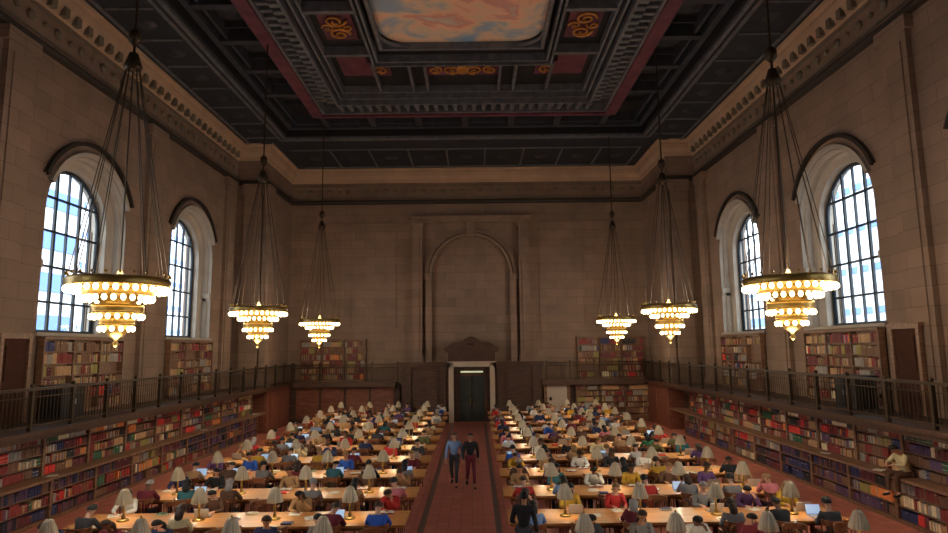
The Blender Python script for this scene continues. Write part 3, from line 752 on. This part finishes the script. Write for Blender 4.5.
for x, y, lb in ((-7.36, 13.5, 'nearest brass chandelier on the left, in front of the blue window'), (-7.6, 23.0, 'middle of the three tiered brass chandeliers on the left'), (-7.72, 32.6, 'far left tiered brass chandelier in front of the end-wall bookcase'),
                 (7.92, 14.7, 'nearest brass chandelier on the right, in front of the white window'), (7.95, 24.0, 'middle of the three tiered brass chandeliers on the right'), (8.03, 33.4, 'far right tiered brass chandelier near the blind arch')):
    chandelier(x, y, lb)

# ------------------------------------------------------------------ reading tables
ROWS = [11.9+2.5*i for i in range(11)]
TX0, TX1 = 1.12, 8.42; TL = TX1-TX0
def table_proto():
    r = thing('reading_table', '', 'table', (0, 0, 0), 0, 'long oak reading tables')
    t = MB(); t.box(-TL/2, TL/2, -.6, .6, .72, .76); t.box(-TL/2+.04, TL/2-.04, -.56, .56, .695, .72); t.build('tabletop', M['table'], r)
    a = MB(); a.box(-TL/2+.2, TL/2-.2, -.46, -.42, .62, .695); a.box(-TL/2+.2, TL/2-.2, .42, .46, .62, .695); [a.box(q*(TL/2-.2), q*(TL/2-.24), -.42, .42, .62, .695) for q in (-1, 1)]
    a.build('apron', M['chair'], r)
    leg = MB(); leg.lathe([(.05, 0), (.06, .05), (.035, .1), (.06, .3), (.045, .5), (.06, .56), (.06, .695)], n=8); lm = leg.mesh('leg', M['chair'])
    for i in range(4):
        for q in (-1, 1): link('leg', lm, r, (-TL/2+.35+i*(TL-.7)/3, q*.38, 0))
    MB().box(-TL/2+.35, TL/2-.35, -.03, .03, .12, .17).build('footrail', M['chair'], r)
    return r
tp = table_proto(); first = True
for i, Y in enumerate(ROWS):
    for s in (-1, 1):
        o = tp if first else copy_tree(tp); first = False
        o.location = (s*(TX0+TX1)/2, Y, 0); o['label'] = 'long oak reading table, %s row of the %s-hand block of tables' % (ORD[i], SIDE[s])
# lamps
def lamp_proto():
    r = thing('desk_lamp', '', 'lamp', (0, 0, .76), 0, 'bronze desk lamps')
    q = MB(); q.lathe([(0, .045), (.1, .04), (.13, .02), (.13, 0)], n=14); q.lathe([(.03, .04), (.045, .08), (.02, .14), (.03, .2), (.02, .3), (.018, .45)], n=8); q.build('base', M['brass'], r)
    n = 18; prof = [(.185, .37), (.175, .43), (.13, .56), (.085, .66), (.05, .69)]; q = MB(); vs = []
    for rr, z in prof:
        for j in range(2*n): a = 2*PI*j/(2*n); k = rr*(1 if j % 2 else .93); vs.append((k*math.cos(a), k*math.sin(a), z))
    m_ = 2*n; q.add(vs, [(i*m_+j, i*m_+(j+1) % m_, (i+1)*m_+(j+1) % m_, (i+1)*m_+j) for i in range(len(prof)-1) for j in range(m_)]); q.add(vs[-m_:], [tuple(range(m_))])
    q.build('lamp_shade', M['shade'], r)
    MB().lathe([(0, .73), (.02, .715), (.015, .69), (.03, .69)], n=8).build('finial', M['brass'], r)
    MB().ball((0, 0, .46), .035, .035, .045, n=8).build('bulb', M['bulb'], r)
    ld = bpy.data.lights.new('lamp_light', 'POINT'); ld.energy = LAMP_W; ld.color = (1, .84, .6); ld.shadow_soft_size = .05
    lo = bpy.data.objects.new('light', ld); COL.objects.link(lo); lo.parent = r; lo.location = (0, 0, .38)
    return r
lp = lamp_proto(); first = True
for i, Y in enumerate(ROWS):
    for s in (-1, 1):
        for k in range(4):
            o = lp if first else copy_tree(lp); first = False
            o.location = (s*(2.4+1.68*k), Y+R.uniform(-.03, .03), .76)
            o['label'] = 'bronze desk lamp on %s-row table of %s-hand block, %s' % (ORD[i], SIDE[s], ['beside the central aisle', 'second from the aisle', 'third from the aisle', 'at the bookcase end'][k])

# ------------------------------------------------------------------ chairs
def chair_parts():
    P = {}
    q = MB(); pts = [(-.2, -.2), (-.23, 0), (-.22, .22), (0, .25), (.22, .22), (.23, 0), (.2, -.2)]; k = len(pts)
    q.add([(x, y, .42) for x, y in pts]+[(x, y, .46) for x, y in pts], [tuple(range(k)), tuple(range(2*k-1, k-1, -1))]+[(i, k+i, k+(i+1) % k, (i+1) % k) for i in range(k)]); P['seat'] = q
    q = MB(); n = 10
    arc = [(-.235*math.cos(PI*(i/n)), -.05-.2*math.sin(PI*(i/n)), .84-.0*i) for i in range(n+1)]
    for a, c in zip(arc, arc[1:]):
        dv = Vector(c)-Vector(a); nn = Vector((dv.y, -dv.x, 0)).normalized()*.016
        q.obox((Vector(a)+Vector(c))/2, dv/2, nn, (0, 0, .055))
    for i in range(2, n-1): q.cyl((arc[i][0]*.85, arc[i][1]*.85, .46), (arc[i][0], arc[i][1], .8), .011, n=5)
    P['backrest'] = q
    for s in (-1, 1):
        q = MB(); q.box(s*.22, s*.27, -.1, .18, .64, .67); q.cyl((s*.245, .14, .44), (s*.245, .14, .64), .015, n=5); q.cyl((s*.235, -.06, .67), (s*.235, -.06, .84), .015, n=5); P['armrest%d' % s] = q
        for t in (-1, 1): q = MB(); q.cyl((s*.19, t*.18, .43), (s*.21, t*.22, 0), .022, .016, n=6); P['leg%d%d' % (s, t)] = q
    return P
CP = chair_parts()
CM = {k: v.mesh(k.rstrip('-10123456789'), M['chair']) for k, v in CP.items()}
allc = MB()
for v in CP.values(): allc.add(v.v, v.f)
CMALL = allc.mesh('armchair', M['chair'])
chair0 = thing('armchair', '', 'chair', (0, 0, 0), 0, 'oak armchairs at the reading tables')
for k, me in CM.items(): link(k.rstrip('-10123456789'), me, chair0)
far0 = link('armchair', CMALL); far0['category'] = 'chair'; far0['group'] = 'oak armchairs at the reading tables'
usedc = [False, False]

# ------------------------------------------------------------------ people
def skin(name, nodes, edges, mats, sub=1):
    me = bpy.data.meshes.new(name); me.from_pydata([n[:3] for n in nodes], edges, [])
    o = bpy.data.objects.new(name, me); COL.objects.link(o)
    sk = o.modifiers.new('s', 'SKIN'); sk.use_smooth_shade = True; sv = me.skin_vertices[0].data
    parent = list(range(len(nodes)))
    def fd(a):
        while parent[a] != a: a = parent[a]
        return a
    for a, c in edges: parent[fd(c)] = fd(a)
    roots = {}
    for i in range(len(nodes)): roots.setdefault(fd(i), i)
    for i, nd in enumerate(nodes): sv[i].radius = (nd[3], nd[4] if len(nd) > 4 else nd[3]); sv[i].use_root = (i in roots.values())
    if sub: ss = o.modifiers.new('d', 'SUBSURF'); ss.levels = sub
    dg = bpy.context.evaluated_depsgraph_get(); ev = o.evaluated_get(dg); m2 = bpy.data.meshes.new_from_object(ev); m2.name = name
    bpy.data.objects.remove(o); m2.materials.clear()
    for m in mats: m2.materials.append(m)
    for p in m2.polygons: p.material_index = 0; p.use_smooth = True
    return m2
def merge(me, mb):
    """append a MB to a mesh (keeps material indexes of mb)"""
    v = [tuple(a.co) for a in me.vertices]; f = [tuple(p.vertices) for p in me.polygons]; mi = [p.material_index for p in me.polygons]
    o = len(v); v += mb.v; f += [tuple(i+o for i in q) for q in mb.f]; mi += mb.m
    m2 = bpy.data.meshes.new(me.name); m2.from_pydata(v, [], f)
    for m in me.materials: m2.materials.append(m)
    m2.polygons.foreach_set('material_index', mi); m2.polygons.foreach_set('use_smooth', [True]*len(f)); m2.update(); return m2

def figure(J, name='person'):
    """J: joints. Returns dict of meshes: body, top, trousers, shoes, hair short/long"""
    N = []; E = []
    def nd(p, r, r2=None): N.append((*p, r, r2 or r)); return len(N)-1
    def V(k): return Vector(J[k])
    pel, chest, neck, head = V('pelvis'), V('chest'), V('neck'), V('head')
    up_ = (head-neck).normalized()
    p = nd(pel, .105); ws = nd(pel.lerp(chest, .45), .09); ch = nd(chest, .09); un = nd(neck, .05); E += [(p, ws), (ws, ch), (ch, un)]
    hb = nd(head-up_*.06+Vector(J['face'])*.01, .066); hm = nd(head+up_*.01, .082); ht = nd(head+up_*.075, .068); E += [(un, hb), (hb, hm), (hm, ht)]
    fing = []
    for s in ('l', 'r'):
        sh, el, wr = V('sh'+s), V('el'+s), V('wr'+s)
        a = nd(sh, .045); c = nd(sh.lerp(el, .5), .042); d = nd(el, .038); e = nd(el.lerp(wr, .4), .036); g = nd(wr, .024)
        hd = (V('ha'+s)-wr).normalized(); pm = nd(wr+hd*.06, .03, .02); pe = nd(wr+hd*.085, .028, .014); E += [(ch, a), (a, c), (c, d), (d, e), (e, g), (g, pm), (pm, pe)]
        side = hd.cross(Vector((0, 0, 1))); 
        if side.length < .3: side = hd.cross(Vector((0, 1, 0)))
        side.normalize(); dn = side.cross(hd).normalized(); dn = dn if dn.z < 0 else -dn
        for i, (o, L) in enumerate(((-.027, .062), (-.009, .075), (.009, .07), (.026, .055))):
            b0 = wr+hd*.08+side*o; b1 = b0+hd*L*.55+side*o*.2+dn*.006; b2 = b1+(hd*.7+dn*.7)*L*.5; fing.append(((b0, .0085), (b1, .008), (b2, .0065)))
        th = side*(1 if s == 'l' else -1)
        b0 = wr+hd*.035+th*.02; b1 = b0+(hd*.6+th*.8).normalized()*.04; b2 = b1+(hd*.9+th*.2+dn*.3).normalized()*.032; fing.append(((b0, .011), (b1, .0095), (b2, .0075)))
        hp, kn, an, to = V('hp'+s), V('kn'+s), V('an'+s), V('to'+s)
        a = nd(hp, .085); c = nd(hp.lerp(kn, .5), .07); d = nd(kn, .052); e = nd(kn.lerp(an, .35), .052); g = nd(an, .034); h = nd(to, .03); E += [(p, a), (a, c), (c, d), (d, e), (e, g), (g, h)]
    for ch3 in fing:
        k = len(N); [N.append((*q[0], q[1], q[1])) for q in ch3]; E += [(k, k+1), (k+1, k+2)]
    body = skin('person', N, E, [SKIN[0], M['eye'], M['lip']])
    fc = Vector(J['face']).normalized(); sd = fc.cross(up_).normalized()
    x = MB(); 
    for q in (-1, 1):
        x.ball(head+fc*.082+sd*q*.032+up_*.012, .011, n=6, mi=1); x.ball(head+sd*q*.086-up_*.005, .014, .02, .03, n=6)
    x.ball(head+fc*.096-up_*.018, .013, .016, .02, n=6); x.ball(head+fc*.082-up_*.05, .02, .012, .007, n=6, mi=2)
    body = merge(body, x)
    out = {'body': body}
    # shirt
    N = []; E = []
    p = nd(pel, .135); ws = nd(pel.lerp(chest, .45), .125); ch = nd(chest, .135); un = nd(chest.lerp(neck, .62), .085); E += [(p, ws), (ws, ch), (ch, un)]
    for s in ('l', 'r'):
        sh, el, wr = V('sh'+s), V('el'+s), V('wr'+s)
        a = nd(sh, .074); c = nd(sh.lerp(el, .5), .06); d = nd(el, .054); e = nd(el.lerp(wr, .5), .048); g = nd(wr.lerp(el, .06), .036); E += [(ch, a), (a, c), (c, d), (d, e), (e, g)]
    out['shirt'] = skin('shirt', N, E, [CLOTH['grey']])
    N = []; E = []
    p = nd(pel-Vector((0, 0, .02)), .132)
    for s in ('l', 'r'):
        hp, kn, an = V('hp'+s), V('kn'+s), V('an'+s)
        a = nd(hp, .1); c = nd(hp.lerp(kn, .5), .084); d = nd(kn, .066); e = nd(kn.lerp(an, .4), .062); g = nd(an.lerp(kn, .08), .05); E += [(p, a), (a, c), (c, d), (d, e), (e, g)]
    out['trousers'] = skin('trousers', N, E, [CLOTH['navy']])
    for s in ('l', 'r'):
        an, to = V('an'+s), V('to'+s); q = MB(); dv = (to-an); dv.z = 0; dv.normalize(); side = dv.cross(Vector((0, 0, 1)))
        N = [(*(an-dv*.03-Vector((0, 0, .025))), .045, .045), (*(an+dv*.06-Vector((0, 0, .04))), .045, .04), (*(to+dv*.02-Vector((0, 0, .0))), .04, .032)]; E = [(0, 1), (1, 2)]
        out['shoe'+s] = skin('shoe', N, E, [M['black']])
    def hair(long):
        q = MB(); c = head+up_*.025-fc*.012; n = 12; k = 8; vs = []; base = []
        for i in range(k+1):
            t = PI*.62*i/k
            for j in range(n):
                a = 2*PI*j/n; front = math.cos(a); rr = 1.0
                tt = t*(1.08-.46*max(0, min(1, (front+.35)/1.0)))     # fringe stops above the brow
                dvec = up_*math.cos(tt)*.112+(fc*front+sd*math.sin(a))*math.sin(tt)*.1
                vs.append(c+dvec)
        q.add(vs, [(i*n+j, i*n+(j+1) % n, (i+1)*n+(j+1) % n, (i+1)*n+j) for i in range(k) for j in range(n)], 0, True)
        me = q.mesh('hair', HAIR['brown'])
        if long:
            N = [(*(head-fc*.02), .1, .1), (*(head-fc*.045-up_*.07), .1, .085), (*(neck-fc*.07-Vector((0, 0, .0))), .1, .07), (*(neck-fc*.1-Vector((0, 0, .12))), .085, .05)]
            m2 = skin('hair', N, [(0, 1), (1, 2), (2, 3)], [HAIR['brown']]); t = MB(); t.v = [tuple(v.co) for v in m2.vertices]; t.f = [tuple(p.vertices) for p in m2.polygons]; t.m = [0]*len(t.f); t.sm = [True]*len(t.f)
            me = merge(me, t)
        return me
    out['hair'] = hair(False); out['hairlong'] = hair(True)
    return out
def seated(lean, hx=.0, hfwd=0, arm='read', headtilt=.06):
    J = dict(pelvis=(0, -.06, .53), chest=(0, -.02+lean*.6, .9), neck=(hx*.3, .01+lean, 1.06), head=(hx, .05+lean+headtilt, 1.19-headtilt*.4), face=(hx*2, 1, -.3-headtilt*3),
             hpl=(-.1, 0, .53), hpr=(.1, 0, .53), knl=(-.13, .4, .54), knr=(.13, .4, .54), anl=(-.13, .36, .1), anr=(.13, .42, .1), tol=(-.14, .5, .04), tor=(.14, .56, .04),
             shl=(-.17, 0+lean*.85, .98), shr=(.17, 0+lean*.85, .98))
    if arm == 'read': J.update(ell=(-.25, .18+lean*.5, .8), elr=(.25, .18+lean*.5, .8), wrl=(-.12, .42, .80), wrr=(.12, .42, .80), hal=(-.06, .5, .79), har=(.06, .5, .79))
    elif arm == 'chin': J.update(ell=(-.22, .36, .81), elr=(.24, .2+lean*.5, .8), wrl=(-.08, .2+lean+.08, 1.02), wrr=(.1, .44, .8), hal=(-.04, .13+lean+.08, 1.09), har=(.02, .5, .79))
    else: J.update(ell=(-.23, .1, .76), elr=(.23, .1, .76), wrl=(-.14, .33, .8), wrr=(.14, .33, .8), hal=(-.12, .43, .8), har=(.12, .43, .8))
    return J
FIGS = [figure(seated(.14, 0, 0, 'read', .08)), figure(seated(.05, 0, 0, 'type', .03)), figure(seated(.2, .03, 0, 'chin', .1)), figure(seated(.1, -.04, 0, 'read', .04))]
def standing(walk=0., armbend=.0):
    return dict(pelvis=(0, 0, .95), chest=(0, .01, 1.3), neck=(0, .02, 1.47), head=(0, .05, 1.6), face=(0, 1, -.1), hpl=(-.1, 0, .92), hpr=(.1, 0, .92),
                knl=(-.1, .06+walk*.12, .5), knr=(.1, .04-walk*.05, .5), anl=(-.1, walk*.25, .09), anr=(.1, -walk*.28, .11+abs(walk)*.06), tol=(-.11, .13+walk*.25, .04), tor=(.11, .13-walk*.28, .05),
                shl=(-.18, 0, 1.39), shr=(.18, 0, 1.39), ell=(-.25, -.04-walk*.1, 1.12), elr=(.25, -.02+walk*.08, 1.12), wrl=(-.25, .06-walk*.1+armbend*.2, .88+armbend*.2), wrr=(.25, .1+walk*.14, .88), hal=(-.24, .1-walk*.1+armbend*.26, .8+armbend*.22), har=(.24, .14+walk*.16, .8))
WALK = figure(standing(1)); STAND = figure(standing(.1, .8))
def paint(o, mat_): 
    for sl in o.material_slots[:1]: sl.link = 'OBJECT'; sl.material = mat_
def person(F, loc, rz, label, top, legs, hairc, long, skin_i, group=None, shoes=True, scale=1.0):
    b_ = link('person', F['body'], None, loc, rz); tag(b_, label, 'person', group); b_.scale = (scale,)*3; paint(b_, SKIN[skin_i])
    for n_, c in (('shirt', CLOTH[top]), ('trousers', CLOTH[legs])): paint(link(n_, F[n_], b_), c)
    paint(link('hair', F['hairlong' if long else 'hair'], b_), HAIR[hairc])
    if shoes: link('shoe', F['shoel'], b_); link('shoe', F['shoer'], b_)
    return b_

# seats: chairs, readers and what they use
TOPS = ['black']*5+['charcoal']*4+['navy']*3+['grey']*4+['white']*3+['brown']*3+['maroon']*2+['olive']*2+['tan']*3+['purple']*2+['red']*2+['pink', 'cream', 'cream', 'green', 'teal', 'light blue', 'bright blue', 'mustard']
fixed = {  # (row, side, near?, seat): top, hair, long, figure
    (1, -1, 0, 0): ('bright blue', 'brown', False, 0), (1, -1, 0, 1): ('maroon', 'brown', False, 2), (1, -1, 0, 4): ('cream', 'brown', True, 1), (1, -1, 0, 6): ('charcoal', 'black', False, 0),
    (3, -1, 0, 1): ('black', 'black', False, 3), (0, 1, 1, 1): ('charcoal', 'black', False, 0), (0, 1, 1, 2): ('grey', 'brown', True, 1), (1, 1, 0, 5): ('black', 'black', False, 2), (1, 1, 0, 6): ('charcoal', 'black', False, 1),
    (2, -1, 0, 2): ('grey', 'grey', False, 1), (2, 1, 1, 1): ('teal', 'black', False, 1), (2, 1, 0, 0): ('red', 'brown', False, 0), (1, 1, 1, 4): ('grey', 'grey', False, 1), (0, -1, 1, 2): ('navy', 'brown', False, 3),
    (4, -1, 0, 2): ('maroon', 'brown', False, 0), (5, -1, 1, 3): ('red', 'brown', False, 1), (3, -1, 1, 5): ('bright blue', 'black', False, 1), (3, 1, 1, 4): ('white', 'black', False, 1), (0, 1, 1, 4): ('maroon', 'black', False, 0)}
empty_seats = {(1, -1, 0, 5), (1, -1, 0, 2), (1, -1, 0, 3), (1, 1, 0, 3)}
def tab_item(kind, x, y, rz, label):
    if kind == 'laptop':
        r = thing('laptop', label, 'laptop', (x, y, .76), rz, 'open laptops on the tables')
        for nme, me in LAP: link(nme, me, r)
    elif kind == 'book': tag(link('open_book', OPENB, None, (x, y, .76), rz), label, 'book', 'open books on the tables')
    elif kind == 'paper': tag(link('paper_sheet', PAPER, None, (x, y, .76), rz), label, 'paper', 'papers on the tables')
    elif kind == 'stack': 
        tag(link('closed_book', STACK[R.randrange(len(STACK))], None, (x, y, .76), rz), label, 'book', 'closed books on the tables')
q = MB().box(-.16, .16, -.11, .11, 0, .016); lap_b = q.mesh('keyboard_base', M['silver'])
q = MB().obox((0, .15, .115), (.16, 0, 0), (0, .006, -.002), (0, .034, .1)); lap_l = q.mesh('lid', M['silver'])
q = MB().obox((0, .142, .117), (.148, 0, 0), (0, .003, -.001), (0, .031, .09)); lap_s = q.mesh('screen', M['screen'])
LAP = [('keyboard_base', lap_b), ('lid', lap_l), ('screen', lap_s)]
q = MB()
for s in (-1, 1):
    n = 6; top_ = [(s*.17*i/n, .018*math.sin(PI*min(1, (i+.3)/n))+.012) for i in range(n+1)]; k = n+1
    q.add([(x, -.12, z) for x, z in top_]+[(x, .12, z) for x, z in top_], [(i, i+1, k+i+1, k+i) for i in range(n)], 0, True); q.box(0, s*.18, -.13, .13, 0, .01, 1)
OPENB = q.mesh('open_book', [M['paper'], BOOKC['dark red']])
q = MB(); q.box(-.105, .105, -.148, .148, 0, .003); q.obox((.05, .03, .005), (.1, .03, 0), (-.04, .14, 0), (0, 0, .0015)); PAPER = q.mesh('paper_sheet', M['paper'])
STACK = []
for c in ('red', 'green', 'tan', 'navy', 'orange', 'cream'):
    q = MB(); q.box(-.12, .12, -.08, .08, 0, .004, 0); q.box(-.12, .12, -.08, .08, .034, .038, 0); q.box(-.12, .12, -.085, -.08, 0, .038, 0); q.box(-.115, .115, -.078, .075, .004, .034, 1); STACK.append(q.mesh('closed_book', [BOOKC[c], M['pages']]))

for i, Y in enumerate(ROWS):
    for s in (-1, 1):
        for far in (0, 1):
            if i == 0 and far == 0: continue          # outside the frame
            for k in range(7):
                if (i, s, far, k) == (0, 1, 1, 0): continue   # someone stands there
                x = s*(TX0+.51+1.03*k)+R.uniform(-.04, .04); y = Y+(.93 if far else -.93)+R.uniform(-.03, .03); rz = PI if far else 0
                where = '%s side of %s-row %s-block table, %s seat from aisle' % ('far' if far else 'near', ORD[i], SIDE[s], NTH[k])
                occ = (i, s, far, k) in fixed or ((i, s, far, k) not in empty_seats and R.random() < (.72 if i > 0 else .45))
                if not occ: y += (.06 if far else -.06)
                idx = 0 if i < 5 else 1; src = (chair0, far0)[idx]
                if usedc[idx]:
                    c = copy_tree(src) if idx == 0 else src.copy()
                    if idx: COL.objects.link(c)
                else: c = src; usedc[idx] = True
                c.location = (x, y, 0); c.rotation_euler = (0, 0, rz+R.uniform(-.08, .08)+(0 if occ else R.uniform(-.25, .25)))
                c['label'] = 'oak armchair, '+where
                d = -1 if far else 1
                if occ:
                    fx = fixed.get((i, s, far, k))
                    top, hc, lg, fi = fx or (R.choice(TOPS), R.choice(['black']*5+['brown']*5+['fair']*2+['grey']), R.random() < .4, R.randrange(4))
                    person(FIGS[fi], (x, y, 0), rz+R.uniform(-.12, .12), 'reader in %s top, %s hair, %s' % (top.replace(' ', '-'), hc, where), top, R.choice(['navy', 'black', 'charcoal', 'navy', 'tan']), hc, lg, R.choices([0, 1, 2], [6, 3, 1.4])[0], 'readers at the tables', i < 5)
                r_ = R.random(); yy = Y+(.36 if far else -.36)
                if occ: kind = 'laptop' if r_ < .33 else 'book' if r_ < .62 else 'paper' if r_ < .85 else None
                else: kind = 'stack' if r_ < .3 else 'paper' if r_ < .4 else None
                nm = {'laptop': 'open laptop with lit screen', 'book': 'open book', 'paper': 'loose white papers', 'stack': 'closed book'}.get(kind)
                if kind: tab_item(kind, x+R.uniform(-.05, .05), yy+(.06*-d if kind != 'laptop' else d*.1), rz+R.uniform(-.2, .2), nm+', '+where)

# papers and books lying along the middle of the tables, between the lamps
SPOT = ['between the two lamps nearest the aisle', 'between the two middle lamps', 'between the two lamps nearest the bookcases']
for i, Y in enumerate(ROWS):
    for s in (-1, 1):
        for k in range(3):
            if R.random() < .75:
                kd = R.choice(['paper', 'stack', 'book']); nm = {'book': 'open book', 'paper': 'loose white papers', 'stack': 'closed book'}[kd]
                tab_item(kd, s*(2.4+1.68*k+.84+R.uniform(-.3, .3)), Y+R.uniform(-.05, .05), R.uniform(-.6, .6), '%s on %s-row %s-block table, %s' % (nm, ORD[i], SIDE[s], SPOT[k]))

# standing figures
person(WALK, (-.30, 21.1, 0), PI-.1, 'person in light blue top walking up the aisle, nearer the left tables', 'light blue', 'charcoal', 'brown', True, 0)
person(WALK, (.24, 20.9, 0), PI+.1, 'person in open black jacket walking in the aisle beside the light blue top', 'black', 'maroon', 'black', False, 1)
person(STAND, (1.36, 12.85, 0), -.3, 'person all in black standing in the aisle beside the right-block tables', 'black', 'charcoal', 'black', False, 1, scale=.95)
person(FIGS[0], (11.2, 16.1, .69), PI/2+.15, 'reader in cream top with dark hair sitting on the right-wall ledge', 'cream', 'brown', 'black', False, 0)
tag(link('open_book', OPENB, None, (11.05, 16.9, 1.17), .6), 'open book on the ledge beside the reader in the cream top', 'book')
for s, y, kk in ((-1, 17.4, 0), (-1, 26.9, 1), (-1, 33.2, 2), (1, 19.6, 0), (1, 13.8, 1)):
    tag(link('paper_sheet', PAPER, None, (s*11.12, y, 1.17), .3+kk), 'white papers lying on the %s-wall ledge, %s from the near end' % (SIDE[s], NTH[kk]), 'paper', 'papers on the ledges')
